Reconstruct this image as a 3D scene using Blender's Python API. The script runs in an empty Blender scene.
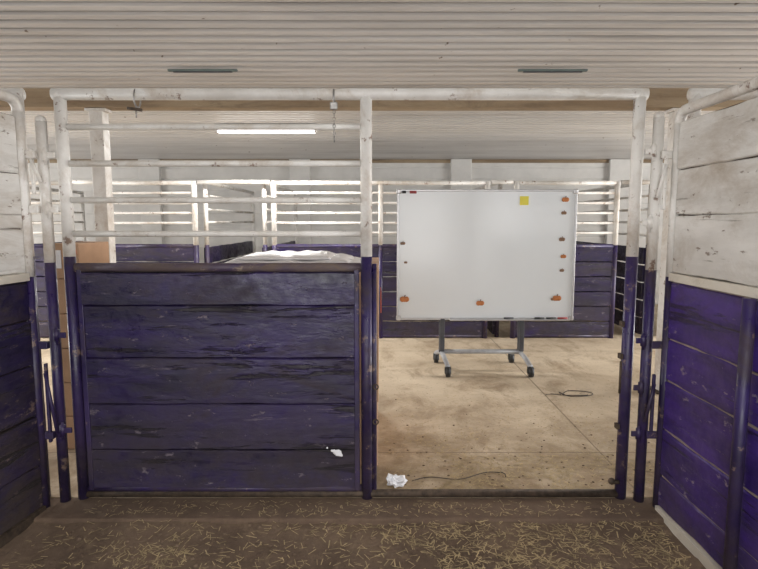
import bpy, bmesh, math, random
from mathutils import Vector, Matrix, noise
random.seed(4)
scene = bpy.context.scene
scene.view_settings.view_transform = 'Standard'
scene.view_settings.look = 'None'
scene.view_settings.exposure = .12

def lin(r, g, b):
    f = lambda c: (c/255/12.92) if c/255 <= .04045 else ((c/255+.055)/1.055)**2.4
    return (f(r), f(g), f(b), 1)

# ------------------------------------------------------------ materials
class NT:
    def __init__(s, name):
        s.m = bpy.data.materials.new(name); s.m.use_nodes = True
        s.t = s.m.node_tree; s.b = s.t.nodes['Principled BSDF']
        s.co = s.t.nodes.new('ShaderNodeTexCoord')
    def n(s, typ, **kw):
        x = s.t.nodes.new(typ)
        for k, v in kw.items(): setattr(x, k, v)
        return x
    def l(s, a, b): s.t.links.new(a, b)
    def noise(s, scale=(1, 1, 1), sc=5, det=5, rough=.6, dist=0):
        mp = s.n('ShaderNodeMapping'); mp.inputs['Scale'].default_value = scale
        mp.inputs['Location'].default_value = (sc*.37, sc*.71, det*.3)
        s.l(s.co.outputs['Object'], mp.inputs[0])
        t = s.n('ShaderNodeTexNoise')
        t.inputs['Scale'].default_value = sc; t.inputs['Detail'].default_value = det
        t.inputs['Roughness'].default_value = rough; t.inputs['Distortion'].default_value = dist
        s.l(mp.outputs[0], t.inputs['Vector'])
        return t.outputs[0]
    def ramp(s, fac, a, b, va=0, vb=1):
        r = s.n('ShaderNodeMapRange'); r.clamp = True
        r.inputs[1].default_value = a; r.inputs[2].default_value = b
        r.inputs[3].default_value = va; r.inputs[4].default_value = vb
        s.l(fac, r.inputs[0]); return r.outputs[0]
    def mix(s, fac, a, b):
        m = s.n('ShaderNodeMix', data_type='RGBA')
        if isinstance(fac, (int, float)): m.inputs[0].default_value = fac
        else: s.l(fac, m.inputs[0])
        for v, i in ((a, 6), (b, 7)):
            if isinstance(v, tuple): m.inputs[i].default_value = v
            else: s.l(v, m.inputs[i])
        return m.outputs[2]
    def math(s, op, a, b):
        m = s.n('ShaderNodeMath', operation=op)
        for v, i in ((a, 0), (b, 1)):
            if isinstance(v, (int, float)): m.inputs[i].default_value = v
            else: s.l(v, m.inputs[i])
        return m.outputs[0]
    def bump(s, h, st=.3, d=.01):
        b = s.n('ShaderNodeBump'); b.inputs['Strength'].default_value = st
        b.inputs['Distance'].default_value = d
        s.l(h, b.inputs['Height']); s.l(b.outputs[0], s.b.inputs['Normal'])
    def z(s):
        x = s.n('ShaderNodeSeparateXYZ'); s.l(s.co.outputs['Object'], x.inputs[0]); return x.outputs

def plain(name, col, rough=.6, metal=0, var=.12, sc=12, emis=0):
    t = NT(name)
    d = tuple(c*(1-var*2) for c in col[:3])+(1,)
    c = t.mix(t.ramp(t.noise(sc=sc), .35, .65), d, col)
    t.l(c, t.b.inputs['Base Color'])
    t.b.inputs['Roughness'].default_value = rough; t.b.inputs['Metallic'].default_value = metal
    if emis:
        t.b.inputs['Emission Color'].default_value = (1, .99, .97, 1)
        t.b.inputs['Emission Strength'].default_value = emis
    return t.m

def board_mat(name, c1, c2, dirt, chip, stretch, dirt_amt=(.5, .7), chip_thr=(.62, .66), rough=.45, lowz=.0, bumpst=.5, lowmax=.75, bd=.006, grain=None, cam=.75, thr=(.605, .645)):
    t = NT(name)
    c = t.mix(t.ramp(t.noise(stretch, 2.5, 7, .65), .38, .62), c1, c2)
    n2 = t.noise(tuple(v**.7 for v in stretch), 2.2, 10, .75, .6)
    df = t.ramp(n2, dirt_amt[0], dirt_amt[1])
    if lowz:
        zz = t.z()[2]
        low = t.ramp(zz, lowz, 0, 0, lowmax)
        n3 = t.ramp(t.noise((1, 1, 1.3), 3.5, 9, .75), .36, .56)
        df = t.math('MAXIMUM', df, t.math('MULTIPLY', low, n3))
    c = t.mix(df, c, dirt)
    ch = t.ramp(t.noise(tuple(v**.6 for v in stretch), 11, 8, .72), chip_thr[0], chip_thr[1])
    c = t.mix(t.math('MULTIPLY', ch, .8), c, chip)
    h = t.math('ADD', t.noise(stretch, 6, 9, .62, .3), t.math('MULTIPLY', t.noise((1, 1, 1), 26, 4, .6), .25))
    if grain:
        g = t.noise(grain, 2.6, 8, .7, .25)
        crack = t.ramp(g, thr[0], thr[0]+.035)
        c = t.mix(t.math('MULTIPLY', crack, cam), c, tuple(v*.35 for v in dirt[:3])+(1,))
        g2 = t.noise((grain[0]*1.7, grain[1]*1.7, grain[2]*1.2), 2.2, 8, .8, .1)
        scr = t.ramp(g2, thr[1], thr[1]+.035)
        c = t.mix(t.math('MULTIPLY', scr, .55), c, chip)
        h = t.math('SUBTRACT', h, t.math('MULTIPLY', crack, .5))
    t.l(c, t.b.inputs['Base Color'])
    r = t.math('ADD', t.ramp(df, 0, 1, rough, .85), t.ramp(t.noise(sc=18, det=5), .35, .65, -.1, .15)); t.l(r, t.b.inputs['Roughness'])
    h2 = t.math('SUBTRACT', h, t.math('MULTIPLY', ch, .25))
    t.bump(h2, bumpst, bd)
    return t.m

M = {}
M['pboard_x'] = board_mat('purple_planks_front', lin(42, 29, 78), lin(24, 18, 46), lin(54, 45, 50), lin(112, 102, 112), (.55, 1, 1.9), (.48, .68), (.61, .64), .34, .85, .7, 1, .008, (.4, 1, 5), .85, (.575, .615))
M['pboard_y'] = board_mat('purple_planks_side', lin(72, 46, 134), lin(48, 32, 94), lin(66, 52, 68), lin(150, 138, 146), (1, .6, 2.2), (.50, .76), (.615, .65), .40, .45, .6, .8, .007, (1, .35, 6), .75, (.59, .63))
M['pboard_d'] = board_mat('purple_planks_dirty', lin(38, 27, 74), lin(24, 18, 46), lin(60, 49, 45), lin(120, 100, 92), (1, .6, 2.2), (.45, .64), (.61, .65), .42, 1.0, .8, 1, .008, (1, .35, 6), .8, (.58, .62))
M['wboard_y'] = board_mat('white_planks_side', lin(222, 220, 216), lin(200, 197, 192), lin(172, 161, 148), lin(120, 104, 90), (1, .45, 2.2), (.46, .74), (.615, .645), .55, 0, .6, 0, .006, (1, .3, 6), .5, (.60, .64))
M['ppipe'] = board_mat('purple_pipe', lin(48, 33, 88), lin(32, 24, 58), lin(62, 50, 48), lin(124, 104, 92), (1, 1, 1), (.48, .70), (.59, .64), .35, .8, .3)
M['wpipe'] = board_mat('white_pipe', lin(226, 224, 220), lin(203, 199, 193), lin(172, 155, 136), lin(112, 80, 58), (1, 1, 1), (.48, .74), (.60, .64), .4, 0, .25)
M['rust'] = plain('rusty_steel', lin(92, 78, 66), .7, .4, .3, 30)
M['steel'] = plain('galvanised_steel', lin(165, 163, 160), .4, .7, .15, 30)
M['brown'] = board_mat('worn_top_rail', lin(56, 42, 74), lin(74, 62, 68), lin(96, 82, 72), lin(140, 125, 110), (.5, 1, 1), (.45, .6), (.60, .66), .5, 0, .4)
M['cream'] = board_mat('cream_trim', lin(216, 210, 198), lin(194, 186, 172), lin(156, 140, 120), lin(110, 90, 70), (1, .4, 1), (.5, .75), (.62, .68), .6, 0, .3)
M['beam'] = board_mat('beam_wood', lin(164, 146, 120), lin(138, 118, 94), lin(98, 84, 70), lin(190, 175, 150), (.35, 1, 3), (.5, .75), (.66, .72), .8, 0, .4)
M['seam'] = plain('seam_caulk', lin(170, 154, 144), .9)
M['back'] = plain('added_dark_backing', lin(28, 23, 30), .9)

def ceil_mat():
    t = NT('corrugated_white_metal')
    c = t.mix(t.ramp(t.noise((.25, 1, 1), 2, 4), .3, .7), lin(210, 207, 204), lin(190, 187, 184))
    c = t.mix(t.ramp(t.noise((.12, 5, 1), 2.5, 7, .7), .52, .78), c, lin(150, 144, 138))
    spots = t.ramp(t.noise((1, 1, 1), 14, 2, .5), .74, .77)
    c = t.mix(spots, c, lin(110, 95, 80))
    t.l(c, t.b.inputs['Base Color']); t.b.inputs['Roughness'].default_value = .28
    return t.m
M['ceil'] = ceil_mat()

def conc_mat():
    t = NT('concrete_aisle')
    c = t.mix(t.ramp(t.noise(sc=1.1, det=8, rough=.65), .35, .65), lin(210, 194, 170), lin(183, 165, 140))
    c = t.mix(t.ramp(t.noise((1, .6, 1), 3.0, 9, .75, .5), .48, .68), c, lin(152, 132, 107))
    c = t.mix(t.ramp(t.noise(sc=40, det=3), .62, .7), c, lin(124, 106, 84))
    xyz = t.z()
    def joint(o, off, per):
        a = t.math('ADD', o, off); a = t.math('MODULO', a, per)
        a = t.math('ABSOLUTE', t.math('SUBTRACT', a, per/2), 0)
        return t.ramp(a, .003, .008, .75, 0)
    j = t.math('MAXIMUM', joint(xyz[0], 30.0, 3.0), joint(xyz[1], 30.85, 3.0))
    c = t.mix(j, c, lin(106, 92, 76))
    near = t.ramp(xyz[1], 5.0, 3.1, 0, .95)
    nn = t.ramp(t.noise(sc=2.4, det=9, rough=.72, dist=.3), .38, .6)
    c = t.mix(t.math('MULTIPLY', near, nn), c, lin(132, 110, 83))
    t.l(c, t.b.inputs['Base Color']); t.b.inputs['Roughness'].default_value = .7
    h = t.math('SUBTRACT', t.noise(sc=20, det=6), t.math('MULTIPLY', j, 1.0))
    t.bump(h, .25, .01)
    return t.m
M['conc'] = conc_mat()
def dirt_mat(name, a, b, cc):
    t = NT(name)
    c = t.mix(t.ramp(t.noise(sc=2.2, det=8, rough=.7), .38, .62), a, b)
    c = t.mix(t.ramp(t.noise((1, .5, 1), 14, 8, .8), .52, .66, 0, .7), c, cc)
    c = t.mix(t.ramp(t.noise((.5, 1, 1), 18, 6, .8), .58, .68, 0, .6), c, tuple(v*.5 for v in b[:3])+(1,))
    t.l(c, t.b.inputs['Base Color']); t.b.inputs['Roughness'].default_value = .95
    t.bump(t.noise(sc=22, det=8, rough=.75), .7, .025)
    return t.m
M['dirt'] = dirt_mat('stall_dirt', lin(124, 104, 86), lin(96, 79, 65), lin(142, 121, 98))
M['sill'] = dirt_mat('sill_concrete', lin(118, 98, 82), lin(94, 77, 64), lin(116, 97, 80))
M['straw'] = plain('straw', lin(200, 178, 136), .8, 0, .25, 20)
M['wall'] = plain('white_wall_siding', lin(226, 224, 220), .7, 0, .06, 3)
M['card'] = plain('cardboard', lin(190, 154, 124), .85, 0, .08, 6)
M['tape'] = plain('orange_label', lin(226, 104, 50), .6)
M['sheet'] = plain('white_plastic_sheet', lin(232, 228, 228), .35, 0, .06, 8)
M['wb'] = plain('whiteboard_enamel', lin(224, 230, 235), .16, 0, .01, 2)
M['alu'] = plain('aluminium_frame', lin(196, 196, 198), .35, .6, .05, 10)
M['blk'] = plain('black_rubber', lin(34, 34, 36), .5)
M['dgrey'] = plain('dark_grey_leg', lin(72, 74, 80), .4)
M['base'] = plain('grey_stand_paint', lin(168, 170, 174), .4)
M['orange'] = plain('orange_magnet', lin(196, 122, 66), .5, 0, .15, 40)
M['omix'] = plain('brown_magnet', lin(130, 100, 78), .5)
M['yellow'] = plain('yellow_note', lin(226, 216, 84), .6, 0, .03)
M['red'] = plain('red_marker', lin(160, 56, 56), .5)
M['green'] = plain('green_grey_fixture', lin(108, 122, 118), .5)
M['tube'] = plain('lit_fluorescent_tube', lin(250, 250, 248), .5, 0, 0, 5, 5)
M['paper'] = plain('crumpled_paper', lin(228, 228, 232), .7, 0, .03)
M['cord'] = plain('dusty_cord', lin(78, 70, 64), .7)

# ------------------------------------------------------------ mesh builder
class B:
    def __init__(s, name):
        s.name = name; s.bm = bmesh.new(); s.mats = []
    def mi(s, k):
        if k not in s.mats: s.mats.append(k)
        return s.mats.index(k)
    def faces(s, fs, k, smooth=False):
        i = s.mi(k)
        for f in fs: f.material_index = i; f.smooth = smooth
    def box(s, x0, x1, y0, y1, z0, z1, k, bev=0, mat4=None):
        r = bmesh.ops.create_cube(s.bm, size=1)
        m = Matrix.Translation(((x0+x1)/2, (y0+y1)/2, (z0+z1)/2)) @ Matrix.Diagonal((x1-x0, y1-y0, z1-z0, 1))
        if mat4: m = mat4 @ m
        bmesh.ops.transform(s.bm, matrix=m, verts=r['verts'])
        fs = set(f for v in r['verts'] for f in v.link_faces)
        s.faces(fs, k)
        if bev:
            es = set(e for f in fs for e in f.edges)
            g = bmesh.ops.bevel(s.bm, geom=list(es), offset=bev, segments=2, affect='EDGES', profile=.5)
            s.faces(g['faces'], k)
    def cyl(s, a, b, r, k, seg=16, r2=None):
        a, b = Vector(a), Vector(b); d = b-a
        q = d.to_track_quat('Z', 'Y').to_matrix().to_4x4()
        m = Matrix.Translation((a+b)/2) @ q
        o = bmesh.ops.create_cone(s.bm, cap_ends=True, segments=seg, radius1=r, radius2=r if r2 is None else r2, depth=d.length, matrix=m)
        s.faces(set(f for v in o['verts'] for f in v.link_faces), k, True)
    def ball(s, c, r, k, sc=(1, 1, 1), sub=2):
        m = Matrix.Translation(c) @ Matrix.Diagonal((*sc, 1))
        o = bmesh.ops.create_icosphere(s.bm, subdivisions=sub, radius=r, matrix=m)
        s.faces(set(f for v in o['verts'] for f in v.link_faces), k, True)
        return o['verts']
    def tube(s, pts, r, k, seg=12):
        pts = [Vector(p) for p in pts]; rings = []
        for i, p in enumerate(pts):
            d = (pts[min(i+1, len(pts)-1)]-pts[max(i-1, 0)]).normalized()
            q = d.to_track_quat('Z', 'Y')
            rings.append([s.bm.verts.new(p+q@Vector((r*math.cos(t*2*math.pi/seg), r*math.sin(t*2*math.pi/seg), 0))) for t in range(seg)])
        fs = []
        for a, b in zip(rings, rings[1:]):
            best = min(range(seg), key=lambda o: (a[0].co-b[o].co).length)
            for t in range(seg):
                fs.append(s.bm.faces.new((a[t], a[(t+1) % seg], b[(t+1+best) % seg], b[(t+best) % seg])))
        fs.append(s.bm.faces.new(rings[0][::-1])); fs.append(s.bm.faces.new(rings[-1]))
        s.faces(fs, k, True)
    def torus(s, c, R, r, k, axis='Y', seg=18, sy=1):
        pts = []
        for i in range(seg+1):
            t = i/seg*2*math.pi; u, w = R*math.cos(t), R*sy*math.sin(t)
            p = {'Y': (u, 0, w), 'X': (0, u, w), 'Z': (u, w, 0)}[axis]
            pts.append(Vector(c)+Vector(p))
        s.tube(pts, r, k, 8)
    def board(s, o, a, L, z0, z1, T, k, j=.003, off=0):
        a = Vector((a[0], a[1], 0)).normalized(); n = Vector((-a.y, a.x, 0)); o = Vector((o[0], o[1], 0))+n*off
        N = max(2, int(L/.05)); sd = random.random()*100
        secs = []; tilt = random.uniform(-.004, .004)
        for i in range(N+1):
            t = i/N*L; ring = []
            zb = z0+noise.noise(Vector((t*4, sd, 0)))*j*2.4+random.uniform(-j, j)*.5
            zt = z1+noise.noise(Vector((t*4, sd, 9)))*j*2.4+random.uniform(-j, j)*.5
            bow = noise.noise(Vector((t*1.5, sd, 4)))*.008
            e = .006
            prof = [(zb, e), (zb+e, 0), (zb*.67+zt*.33, noise.noise(Vector((t*3, sd, 12)))*.002), (zb*.33+zt*.67, noise.noise(Vector((t*3, sd, 15)))*.002), (zt-e, tilt), (zt, e+tilt), (zt, T), (zb, T)]
            for z, dn in prof:
                ring.append(s.bm.verts.new(o+a*t+n*(dn+bow)+Vector((0, 0, z))))
            secs.append(ring)
        fs = []; P = 8
        for r1, r2 in zip(secs, secs[1:]):
            for q in range(P):
                fs.append(s.bm.faces.new((r1[q], r2[q], r2[(q+1) % P], r1[(q+1) % P])))
        fs.append(s.bm.faces.new(secs[0])); fs.append(s.bm.faces.new(secs[-1][::-1]))
        s.faces(fs, k)
    def done(s):
        bmesh.ops.recalc_face_normals(s.bm, faces=s.bm.faces[:])
        me = bpy.data.meshes.new(s.name); s.bm.to_mesh(me); s.bm.free()
        for k in s.mats: me.materials.append(M[k])
        o = bpy.data.objects.new(s.name, me); scene.collection.objects.link(o)
        return o

ZC = 2.72
# ------------------------------------------------------------ shell
def corrugated(name, y0, y1, z, pitch=.135):
    b = B(name)
    # ribbed barn metal: flat pans separated by deep channels
    prof = [(0, 0), (.18, -.004), (.36, -.004), (.54, 0), (.60, .012), (.66, .062), (.88, .066), (.94, .012)]
    prev = None; fs = []; n = int((y1-y0)/pitch)
    xs = [-9+18*i/36 for i in range(37)]
    for i in range(n):
        amp = 1+.2*math.sin(i*1.7)
        for t, h in prof:
            y = y0+(i+t)*pitch
            cur = [b.bm.verts.new((x, y+.006*math.sin(x*.9+i*.6), z+h*amp-.018+.006*math.sin(y*2.2)+.004*noise.noise(Vector((x*.8, y, 0))))) for x in xs]
            if prev:
                for q in range(36): fs.append(b.bm.faces.new((prev[q], prev[q+1], cur[q+1], cur[q])))
            prev = cur
    b.faces(fs, 'ceil', False)
    return b.done()
corrugated('ceiling', -4.0, 10.6, ZC)

b = B('floor'); b.box(-9, 9, 3.035, 10.6, -.2, 0, 'conc'); b.done()
def gz(x, y):
    z = -.035+.022*noise.noise(Vector((x*1.6, y*1.6, 0)))+.012*noise.noise(Vector((x*7, y*7, 3)))+.008*noise.noise(Vector((x*20, y*20, 3)))
    if y > 2.7: z += (y-2.7)*.12
    return z
b = B('dirt_ground')
nx, ny = 320, 180; vs = []
for j in range(ny+1):
    for i in range(nx+1):
        x = -5+10*i/nx; y = -4+6.86*j/ny
        vs.append(b.bm.verts.new((x, y, gz(x, y))))
fs = [b.bm.faces.new((vs[j*(nx+1)+i], vs[j*(nx+1)+i+1], vs[(j+1)*(nx+1)+i+1], vs[(j+1)*(nx+1)+i])) for j in range(ny) for i in range(nx)]
b.faces(fs, 'dirt', True); b.done()
b = B('door_sill')
b.box(-9, 9, 2.80, 3.035, -.18, -.003, 'sill', .012); b.done()

b = B('wall_back')
b.box(-9, 9, 10.5, 10.6, 0, ZC+.1, 'wall')
z = 0.0
while z < ZC-.1:
    b.box(-9, 9, 10.475, 10.5, z+.012, z+.2, 'wall', .004); z += .212
for x in (-7.2, -4.2, -1.45, 1.5, 4.4, 7.4):
    b.box(x-.19, x+.19, 10.38, 10.49, 0, ZC-.03, 'wall', .01)
b.done()
b = B('trim_1'); b.box(-9, 9, 10.44, 10.475, ZC-.09, ZC-.03, 'beam'); b.done()
for sx, nm in ((-1, 'wall_left'), (1, 'wall_right')):
    b = B(nm)
    xa, xb = sorted((sx*9, sx*9.12))
    b.box(xa, xb, 7.0, 10.6, 0, ZC, 'wall'); b.box(xa, xb, -4, 3.2, 0, ZC, 'wall'); b.box(xa, xb, 3.2, 7.0, 2.5, ZC, 'wall')
    b.done()
b = B('header_beam')
b.box(-9, 9, 4.95, 5.10, 2.535, 2.70, 'beam', .004)
b.box(-9, 9, 5.10, 5.14, 2.54, 2.62, 'beam', .004)
b.done()
for x in (-2.45, 2.62):
    b = B('support_post'); b.box(x-.06, x+.06, 4.97, 5.09, 0.004, 2.51, 'wpipe', .006)
    b.box(x-.09, x+.09, 4.96, 5.09, 2.505, 2.532, 'wpipe', .004); b.box(x-.1, x+.1, 4.93, 5.13, 0.002, .02, 'rust'); b.done()

# ------------------------------------------------------------ stall fronts
SP = 1.31
def post(b, x, y, top, r=.03, bot=0.0, sp=SP+.06):
    b.cyl((x, y, bot), (x, y, sp), r, 'ppipe'); b.cyl((x, y, sp), (x, y, top), r, 'wpipe')
def solid(b, x0, x1, y, top=2.19, hs=(2.054, 1.864, 1.671, 1.492), main=True, pm='pboard_x', sp=SP):
    for h in hs: b.cyl((x0, y, h), (x1, y, h), .0165, 'wpipe', 12)
    b.cyl((x0, y, sp), (x1, y, sp), .025, 'brown' if main else 'ppipe')
    b.cyl((x0, y, .055), (x1, y, .055), .02, 'ppipe')
    edges = [.06, .285, .55, .81, 1.105, 1.285]
    offs = [0, .004, -.002, .003, -.008]
    edges = [e*sp/SP for e in edges]
    for e0, e1, of in zip(edges, edges[1:], offs):
        b.board((x0+.035, y-.018), (1, 0), x1-x0-.07, e0+.0012, e1-.0012, .036, pm, .0022, of)
    b.box(x0+.03, x1-.03, y+.022, y+.034, .06, sp-.02, 'back')  # dark sheet added behind the planks to stop brightness through the gaps
    for x in (x0+.024, x1-.024): b.box(x-.014, x+.014, y-.022, y+.024, .05, sp, 'ppipe', .004)

b = B('stall_front_panel')
Y = 3.03
XL, XM, XR = -1.675, -.068, 1.37
post(b, XL, Y, 2.22, .031); post(b, XM, Y, 2.22, .031); post(b, XR, Y, 2.22, .031)
for x in (XL, XM, XR): b.ball((x, Y, 2.215), .034, 'wpipe')
b.cyl((XL-.035, Y, 2.222), (XR+.035, Y, 2.222), .031, 'wpipe', 20)
solid(b, XL+.03, XM-.03, Y)
b.cyl((XL, Y, 0.024), (XR, Y, 0.024), .022, 'rust')
b.cyl((XM+.042, Y+.01, .03), (XM+.042, Y+.01, 1.33), .013, 'ppipe')
for z in (.42, .82, 1.0): b.box(XR-.045, XR-.028, Y-.02, Y+.02, z-.015, z+.015, 'rust', .003)
b.cyl((XR-.06, Y-.02, .10), (XR-.02, Y-.02, .10), .012, 'rust'); b.ball((XR-.06, Y-.02, .105), .02, 'rust')
b.cyl((XR-.05, Y-.04, .62), (XR-.05, Y-.04, .80), .006, 'rust')
for z in (.45, .65): b.torus((XM+.05, Y-.02, z), .014, .004, 'rust')
for hx, nl in ((-.235, 8), (-1.27, 1)):
    b.torus((hx, Y, 2.20), .042, .0045, 'steel', 'X', sy=1.1)
    for i in range(nl):
        z = 2.145-i*.018
        b.torus((hx, Y-.02, z), .0065, .0018, 'steel', 'Y' if i % 2 else 'X', 10, 1.5)
    ze = 2.145-nl*.018
    b.cyl((hx, Y-.02, ze+.005), (hx, Y-.02, ze-.03), .004, 'steel')
b.box(-.255, -.215, Y-.045, Y-.03, 2.135, 2.175, 'steel', .005)
b.cyl((-1.31, Y-.03, 2.145), (-1.235, Y-.03, 2.135), .008, 'rust')
for lx, lz, r in ((-.235, .275, .022), (-.222, .262, .018), (-.252, .283, .014), (-.29, .30, .007)):
    for v in b.ball((lx, Y-.021, lz), r, 'paper', (1.2, .1, .8), 2): v.co.x += .008*noise.noise(v.co*60); v.co.z += .008*noise.noise(v.co*70)
b.done()

for (x0, xm, x1) in ((-4.85, -3.3, -1.90), (1.66, 3.1, 4.7)):
    b = B('stall_front_panel')
    for x in (x0, xm, x1): post(b, x, Y, 2.22, .031)
    b.cyl((x0-.03, Y, 2.222), (x1+.03, Y, 2.222), .031, 'wpipe')
    solid(b, x0+.03, xm-.03, Y); b.cyl((x0, Y, .024), (x1, Y, .024), .022, 'rust')
    b.done()

# ------------------------------------------------------------ side partitions
def hinge(b, x, y, z, dx):
    k = 'wpipe' if z > SP else 'ppipe'
    b.cyl((x, y, z-.03), (x, y, z+.03), .015, k)
    b.box(min(x, x+dx), max(x, x+dx), y-.006, y+.006, z-.015, z+.015, k, .003)
    b.cyl((x, y, z-.05), (x, y, z+.042), .007, k)

def partition(name, p_end, direction, L, side, wtop, ptop, wm, pm, seams, wseams, ztrim):
    b = B(name); d = Vector((direction[0], direction[1], 0)).normalized(); p = Vector((p_end[0], p_end[1], 0))
    nrm = Vector((side, 0, 0)); nrm = (nrm-d*nrm.dot(d)).normalized()
    P = lambda t, z, o=0: p+d*t+nrm*o+Vector((0, 0, z))
    r = .026
    b.cyl(P(0, -.03), P(0, ztrim), r, 'ppipe'); b.cyl(P(0, ztrim), P(0, ptop-.06), r, 'wpipe')
    arc = [P(.06-.06*math.cos(a), ptop-.06+.06*math.sin(a)) for a in [i*math.pi/16 for i in range(9)]]
    b.tube(arc+[P(L, ptop)], r, 'wpipe', 14)
    b.cyl(P(L, -.03), P(L, ztrim), r, 'ppipe'); b.cyl(P(L, ztrim), P(L, ptop), r, 'wpipe')
    def bd(z0, z1, m):
        if side > 0:
            o = P(L, 0, .012); a = -d
        else:
            o = P(.03, 0, .012); a = d
        n = Vector((-a.y, a.x, 0))
        if n.dot(nrm) > 0:
            o = P(.03, 0, .012) if side > 0 else P(L, 0, .012); a = -a
        b.board((o.x, o.y), a, L-.03, z0, z1, .034, m, .003, random.uniform(-.004, .004))
    for z0, z1 in zip(seams, seams[1:]): bd(z0+.004, z1-.004, pm)
    for z0, z1 in zip(wseams, wseams[1:]): bd(z0+.002, z1-.002, wm)
    def slab(z0, z1, o0, o1, k):
        c = (P(0.03, 0, o0), P(L, 0, o0), P(L, 0, o1), P(.03, 0, o1))
        v = [b.bm.verts.new(q+Vector((0, 0, z))) for z in (z0, z1) for q in c]
        fs = [b.bm.faces.new([v[i] for i in ix]) for ix in ((0, 1, 2, 3), (4, 5, 6, 7), (0, 1, 5, 4), (1, 2, 6, 5), (2, 3, 7, 6), (3, 0, 4, 7))]
        b.faces(fs, k)
    slab(seams[0], seams[-1], -.035, .002 if side < 0 else -.006, 'seam' if side < 0 else 'rust')
    slab(wseams[0], wseams[-1], -.035, -.004, 'rust')
    slab(ztrim-.018, ztrim+.022, -.03, .028, 'cream')
    slab(-.03, .02, -.02, .03, 'cream' if side < 0 else 'rust')
    return b, P

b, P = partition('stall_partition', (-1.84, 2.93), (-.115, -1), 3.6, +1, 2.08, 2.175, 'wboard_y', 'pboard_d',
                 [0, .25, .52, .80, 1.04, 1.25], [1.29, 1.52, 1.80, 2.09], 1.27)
b.cyl((-1.765, 3.0, -.03), (-1.765, 3.0, 1.34), .028, 'ppipe'); b.cyl((-1.765, 3.0, 1.34), (-1.765, 3.0, 2.08), .028, 'wpipe'); b.ball((-1.765, 3.0, 2.08), .029, 'wpipe')
for z in (1.90, 1.62, .95, .42):
    hinge(b, -1.735, 2.965, z, .05)
for z in (1.9, 1.62, .9, .4):
    b.box(-1.83, -1.77, 2.93, 2.96, z-.02, z+.02, 'wpipe' if z > SP else 'ppipe', .004)
for z0, z1, k in ((1.70, 1.93, 'wpipe'), (.36, .80, 'ppipe')):
    b.box(-1.80, -1.785, 2.935, 2.955, z0, z1, k, .004); b.cyl((-1.79, 2.93, z1-.05), (-1.745, 2.93, z0+.06), .009, k)
b.done()
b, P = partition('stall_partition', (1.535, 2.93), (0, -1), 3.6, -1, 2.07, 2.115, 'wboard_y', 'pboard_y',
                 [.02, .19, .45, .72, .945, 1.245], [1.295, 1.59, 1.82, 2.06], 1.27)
b.cyl((1.462, 3.0, -.03), (1.462, 3.0, 1.30), .028, 'ppipe'); b.cyl((1.462, 3.0, 1.30), (1.462, 3.0, 2.1), .028, 'wpipe'); b.ball((1.462, 3.0, 2.1), .029, 'wpipe')
for z in (1.92, 1.55, .92, .66, .4):
    hinge(b, 1.425, 2.965, z, -.04)
for z0, z1, k in ((1.62, 1.90, 'wpipe'), (.42, .74, 'ppipe')):
    b.box(1.475, 1.49, 2.935, 2.955, z0, z1, k, .004); b.cyl((1.48, 2.93, z1-.05), (1.44, 2.93, z0+.06), .009, k)
b.cyl((1.49, 2.23, -.03), (1.49, 2.23, 1.25), .026, 'ppipe')
for z in (1.9, .9, .4): b.box(1.46, 1.53, 2.94, 2.96, z-.02, z+.02, 'wpipe' if z > SP else 'ppipe', .004)
b.done()

# ------------------------------------------------------------ far stall row
YF = 7.42
HF = (1.93, 1.80, 1.67, 1.54, 1.41)
def far_front(x0, x1, door=None):
    b = B('stall_front_panel')
    for x in (x0, x1): post(b, x, YF, 2.08, .035, 0, 1.25)
    for h in HF: b.cyl((x0, YF, h), (x1, YF, h), .017, 'wpipe', 10)
    b.cyl((x0-.03, YF, 2.06), (x1+.03, YF, 2.06), .028, 'wpipe')
    mid = (x0+x1)/2
    if x1-x0 > 1.8: post(b, mid, YF-.002, 2.04, .03, 0, 1.25)
    b.cyl((x0, YF, 1.235), (x1, YF, 1.235), .028, 'ppipe')
    es = [.03+.20*i for i in range(7)]
    for e0, e1 in zip(es, es[1:]): b.board((x0+.03, YF-.02), (1, 0), x1-x0-.06, e0+.006, e1-.006, .034, 'pboard_x', .003)
    b.cyl((x0, YF, .03), (x1, YF, .03), .024, 'ppipe')
    b.done()
for x0, x1 in ((-7.6, -5.6), (-5.2, -4.05), (-3.55, -2.42), (-1.38, 1.42), (1.80, 3.12), (4.0, 5.6), (6.0, 8.2)): far_front(x0, x1)
b = B('overhead_rail')
for x0, x1 in ((-4.0, -3.6), (-2.37, -1.43), (1.47, 1.75), (3.17, 3.95)): b.cyl((x0, YF, 2.07), (x1, YF, 2.07), .028, 'wpipe')
b.done()
for x in (-5.4, -2.30, -1.52, 1.6, 3.6):
    b = B('stall_partition')
    b.cyl((x, YF+.08, 0), (x, YF+.08, 1.25), .03, 'ppipe'); b.cyl((x, YF+.08, 1.25), (x, YF+.08, 2.1), .03, 'wpipe')
    b.cyl((x, 10.3, 0), (x, 10.3, 2.1), .03, 'wpipe'); b.cyl((x, YF+.08, 2.08), (x, 10.3, 2.08), .026, 'wpipe')
    for h in (1.9, 1.72, 1.55, 1.38): b.cyl((x, YF+.08, h), (x, 10.3, h), .017, 'wpipe', 10)
    for i in range(5): b.board((x-.017, YF+.1), (0, 1), 10.2-YF, .03+.24*i, .25+.24*i, .034, 'pboard_x')
    b.done()

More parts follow.
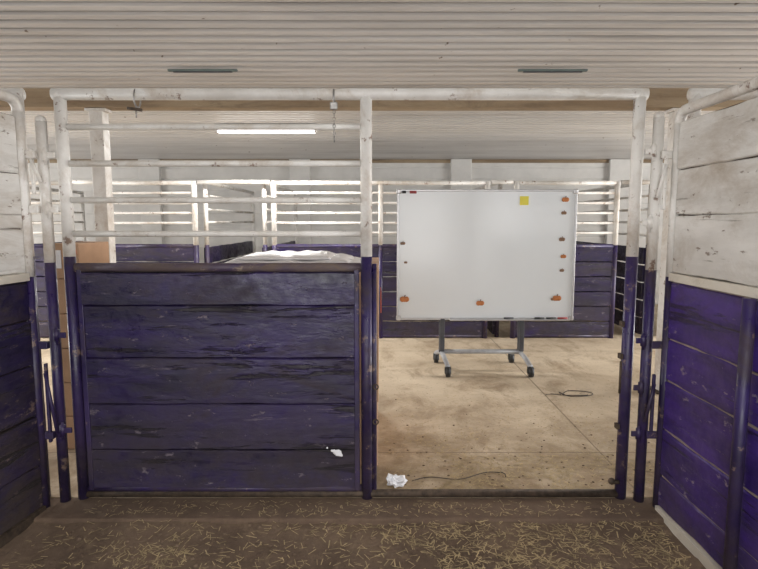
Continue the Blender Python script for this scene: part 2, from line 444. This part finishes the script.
# ------------------------------------------------------------ whiteboard
b = B('rolling_whiteboard')
wx0, wx1, wz0, wz1, wy = .184, 2.03, .535, 1.885, 5.80
b.box(wx0+.02, wx1-.02, wy-.008, wy+.012, wz0+.02, wz1-.02, 'wb')
fr = .022
for (a0, a1, c0, c1) in ((wx0, wx1, wz1-fr, wz1), (wx0, wx1, wz0, wz0+fr), (wx0, wx0+fr, wz0+fr, wz1-fr), (wx1-fr, wx1, wz0+fr, wz1-fr)):
    b.box(a0, a1, wy-.02, wy+.02, c0, c1, 'alu', .005)
for cx in (wx0+.02, wx1-.02):
    for cz in (wz0+.02, wz1-.02): b.box(cx-.025, cx+.025, wy-.024, wy+.024, cz-.025, cz+.025, 'alu', .01)
b.box(wx0+.55, wx1-.05, wy-.07, wy-.015, wz0+.0, wz0+.014, 'alu', .004)
for i, (px, k) in enumerate(((1.62, 'blk'), (1.74, 'blk'), (1.86, 'red'), (1.30, 'dgrey'))):
    b.cyl((px, wy-.045, wz0+.024), (px+.1, wy-.045, wz0+.024), .009, k)
for lx in (.665, 1.50):
    b.box(lx-.03, lx+.03, wy+.02, wy+.06, .18, 1.75, 'dgrey', .006)
    b.box(lx-.024, lx+.024, wy-.022, wy+.035, .20, .55, 'dgrey', .006)
    pts = [(lx-.03*t, wy+.02+t*.30, .175-.075*abs(t)**1.6) for t in [-1+i/8 for i in range(17)]]
    b.tube(pts, .024, 'base', 12)
    for cy, ox in ((wy-.27, .03), (wy+.31, -.03)):
        cx = lx+ox
        b.cyl((cx, cy, .075), (cx, cy, .13), .012, 'steel')
        b.box(cx-.03, cx+.03, cy-.035, cy+.02, .084, .098, 'blk', .003)
        for q in (-.028, .028): b.box(cx+q-.003, cx+q+.003, cy-.035, cy+.015, .035, .09, 'blk')
        b.cyl((cx-.022, cy-.015, .052), (cx+.022, cy-.015, .052), .052, 'blk', 24)
        b.cyl((cx-.031, cy-.015, .052), (cx+.031, cy-.015, .052), .014, 'steel')
b.cyl((.665, wy+.02, .19), (1.50, wy+.02, .19), .024, 'base', 16)
def wbp(u, v): return (wx0+(u-397)/180*(wx1-wx0), wz1-(v-190)/130*(wz1-wz0))
for u, v, k, r in ((405, 299, 'orange', .048), (482, 303, 'orange', .042), (560, 298, 'orange', .046), (556, 299, 'omix', .024), (565, 200, 'orange', .038),
                   (403, 243, 'omix', .026), (564, 213, 'omix', .028), (563, 239, 'omix', .032), (565, 256, 'orange', .03), (564, 270, 'omix', .024), (406, 262, 'omix', .018)):
    x, z = wbp(u, v)
    for q in (-.45, 0, .45): b.ball((x+q*r, wy-.012, z), r*.72, k, (.8, .2, .85))
    b.cyl((x, wy-.014, z+r*.5), (x+r*.15, wy-.014, z+r*.95), r*.12, 'omix')
x, z = wbp(524, 201); b.box(x-.045, x+.045, wy-.012, wy-.009, z-.045, z+.045, 'yellow')
x, z = wbp(413, 193); b.box(x-.035, x+.035, wy-.03, wy-.02, z-.012, z+.018, 'red', .003)
x, z = wbp(404, 193); b.box(x-.02, x+.02, wy-.03, wy-.02, z-.01, z+.018, 'blk', .003)
b.done()

# ------------------------------------------------------------ boxes and sheets
def carton(name, x0, x1, y0, y1, z0, z1, lay):
    b = B(name)
    h = (z1-z0)/lay
    for i in range(lay):
        j = random.uniform(-.01, .01)
        b.box(x0+j, x1+j, y0, y1, z0+i*h+.002, z0+(i+1)*h-.002, 'card', .006)
        b.box(x0+j, x1+j, (y0+y1)/2-.003, (y0+y1)/2+.003, z0+(i+1)*h-.004, z0+(i+1)*h, 'omix')
    return b
b = carton('cardboard_box_stack', -1.05, .0, 3.42, 4.48, 0, 1.275, 3)
b.box(.011, .015, 3.7, 3.9, .95, 1.1, 'tape'); b.done()
b = carton('cardboard_box_stack', -2.19, -1.98, 3.70, 4.12, 0, 1.415, 6)
b.box(-2.08, -2.0, 3.692, 3.699, 1.34, 1.375, 'tape'); b.box(-2.17, -2.10, 3.693, 3.699, 1.25, 1.37, 'sheet'); b.done()

b = B('folded_plastic_sheets')
for L in range(3):
    x0, x1 = -1.02+.06*L+.0, -.06-.12*L
    y0, y1 = 3.45+.02*L, 4.1-.03*L
    zb = 1.277+L*.022; nx, ny = 60, 30; g = []
    for layer in (0, 1):
        for j in range(ny+1):
            for i in range(nx+1):
                u, v = i/nx, j/ny
                x = x0+(x1-x0)*u+.03*noise.noise(Vector((v*5, L, 1))); y = y0+(y1-y0)*v+.03*noise.noise(Vector((u*7, L, 2)))
                e = min(u, 1-u, v*.7, (1-v)*.7)*10; e = min(1, e)**.5
                n = noise.noise(Vector((x*5, y*7, L*3)))*.6+noise.noise(Vector((x*14, y*10, L*3)))*.35
                z = zb if layer == 0 else zb+e*(.020+.024*(n+.3))
                g.append(b.bm.verts.new((x, y, max(z, zb))))
    S = (nx+1)*(ny+1); fs = []
    for layer in (0, 1):
        for j in range(ny):
            for i in range(nx):
                q = layer*S+j*(nx+1)+i
                fs.append(b.bm.faces.new((g[q], g[q+1], g[q+nx+2], g[q+nx+1])))
    b.faces(fs, 'sheet', True)
bmesh.ops.remove_doubles(b.bm, verts=b.bm.verts[:], dist=.0005)
b.done()

# ------------------------------------------------------------ floor litter
b = B('crumpled_paper')
vs = b.ball((.094, 3.17, .03), .05, 'paper', (1.2, .9, .6), 3)
for v in vs:
    n = noise.noise(v.co*40); v.co += (v.co-Vector((.094, 3.17, .03)))*n*.9; v.co.z = max(v.co.z, .002)
for f in b.bm.faces: f.smooth = False
b.done()
b = B('extension_cord')
pts = [(.20+.55*t, 3.22+.03*math.sin(t*9)+.10*t, .006) for t in [i/40 for i in range(41)]]
pts += [(.75+.03*math.sin(a), 3.33-.03+.04*math.cos(a), .006) for a in [i*.25 for i in range(1, 10)]]
b.tube(pts, .0026, 'cord', 6); b.done()
b = B('wire_coil')
pts = [(1.78+.16*math.cos(a)*(1-.03*a)+.03*math.sin(2.3*a), 4.95+.12*math.sin(a)*(1-.04*a), .007+.002*math.sin(3*a)) for a in [i*.2 for i in range(60)]]
pts = [(1.5, 4.9, .007), (1.56, 4.93, .007), (1.64, 4.9, .007)]+pts[14:]
b.tube(pts, .0038, 'cord', 6); b.done()

b = B('straw_litter'); fs = []
def blade(x, y, z, L, ww=1):
    a = random.uniform(0, math.pi*2); w = random.uniform(.0010, .0024)*ww
    d = Vector((math.cos(a), math.sin(a), random.uniform(-.06, .12)))*L/2; n = Vector((-math.sin(a), math.cos(a), 0))*w
    c = Vector((x, y, z+.003+abs(d.z)))
    v = [b.bm.verts.new(c+q) for q in (-d-n, d-n, d+n, -d+n)]
    fs.append(b.bm.faces.new(v))
for _ in range(6500):
    x = random.uniform(-1.75, 1.46); y = random.uniform(1.9, 2.8)
    if noise.noise(Vector((x*2, y*3, 7)))*.8+.25*x < .05 and random.random() < .75: continue
    blade(x, y, gz(x, y)+.004, random.uniform(.015, .06), 1.15)
for _ in range(7000):
    x = random.uniform(0.04, 2.2); y = 3.08+abs(random.gauss(0, .55))
    if y > 4.9 or (noise.noise(Vector((x*2.5, y*2.5, 2))) < 0 and random.random() < .75): continue
    blade(x, y, .001, random.uniform(.008, .045))
for _ in range(500):
    blade(random.uniform(0.05, 2.2), random.uniform(3.1, 4.9), .001, random.uniform(.012, .05))
for _ in range(450):
    blade(random.uniform(-1.6, 1.4), random.uniform(2.82, 2.98), 0.0, random.uniform(.01, .045))
b.faces(fs, 'straw')
for _ in range(200):
    x = random.uniform(.05, 2.2); y = 3.08+abs(random.gauss(0, .6)); r = random.uniform(.002, .008)
    if y < 4.8: b.ball((x, y, r*.4), r, 'dirt', (1.3, 1, .5), 1)
for _ in range(500):
    x = random.uniform(-1.6, 1.45); y = random.uniform(1.8, 2.78); r = random.uniform(.003, .013)
    b.ball((x, y, gz(x, y)+r*.3), r, 'dirt', (1.2, 1, .7), 1)
b.done()

# ------------------------------------------------------------ lamps
def fixture(x, y, power, lit=True, L=1.2, vis='tube'):
    b = B('fluorescent_and_fill_light')
    z = ZC-.03
    b.box(x-L/2, x+L/2, y-.06, y+.06, z-.05, z, 'wpipe', .006)
    for q in (-.03, .03): b.cyl((x-L/2+.03, y+q, z-.07), (x+L/2-.03, y+q, z-.07), .018, vis)
    for e in (-1, 1): b.box(x+e*(L/2-.02)-.01, x+e*(L/2-.02)+.01, y-.055, y+.055, z-.088, z-.05, 'wpipe', .003)
    b.done()
    if power:
        ld = bpy.data.lights.new('fluorescent_and_fill_lamp', 'AREA'); ld.shape = 'RECTANGLE'; ld.size = L; ld.size_y = .1; ld.energy = power
        ld.color = (1, .985, .955)
        lo = bpy.data.objects.new('fluorescent_and_fill_lamp', ld); lo.location = (x, y, z-.095); scene.collection.objects.link(lo)
fixture(-1.33, 6.8, 70)
for x, y, p in ((-1.2, .6, 14), (1.2, .6, 26), (-5.6, 5.9, 70), (6.0, 5.9, 70), (0, -1.8, 45)): fixture(x, y, p)  # unseen fixtures added out of view to brighten stall and aisle
for x in (-1.32, 1.30):
    b = B('ceiling_vent_strip'); b.box(x-.26, x+.26, 4.33, 4.36, 2.675, 2.69, 'green', .004)
    b.box(x-.22, x+.22, 4.337, 4.355, 2.668, 2.676, 'dgrey'); b.done()

def fill_area(name, loc, tgt, sx, sy, e, col=(1, .99, .975)):
    ld = bpy.data.lights.new(name, 'AREA'); ld.shape = 'RECTANGLE'; ld.size = sx; ld.size_y = sy; ld.energy = e; ld.color = col
    o = bpy.data.objects.new(name, ld); o.location = loc
    o.rotation_euler = (Vector(tgt)-Vector(loc)).to_track_quat('-Z', 'Y').to_euler(); scene.collection.objects.link(o)
fill_area('added_fill_light', (9.3, 5.1, 1.3), (0, 5.1, 1.3), 3.6, 2.3, 560)  # unseen area lamps added at both aisle ends as side fill
fill_area('added_fill_light', (-9.3, 5.1, 1.3), (0, 5.1, 1.3), 3.6, 2.3, 360)
fill_area('added_fill_light', (0, -4.2, 1.4), (0, 4, 1.4), 8, 2.4, 190)  # unseen area lamp added behind the camera as frontal fill

w = bpy.data.worlds.new('World'); scene.world = w; w.use_nodes = True
w.node_tree.nodes['Background'].inputs[0].default_value = (.95, .97, 1, 1)
w.node_tree.nodes['Background'].inputs[1].default_value = .9

cd = bpy.data.cameras.new('Camera'); cam = bpy.data.objects.new('Camera', cd); scene.collection.objects.link(cam)
cd.sensor_width = 36; cd.lens = 36*560/758; cd.clip_start = .05
cam.location = (0, 0, 1.557); cam.rotation_euler = (math.radians(90-6.4), 0, 0)
scene.camera = cam
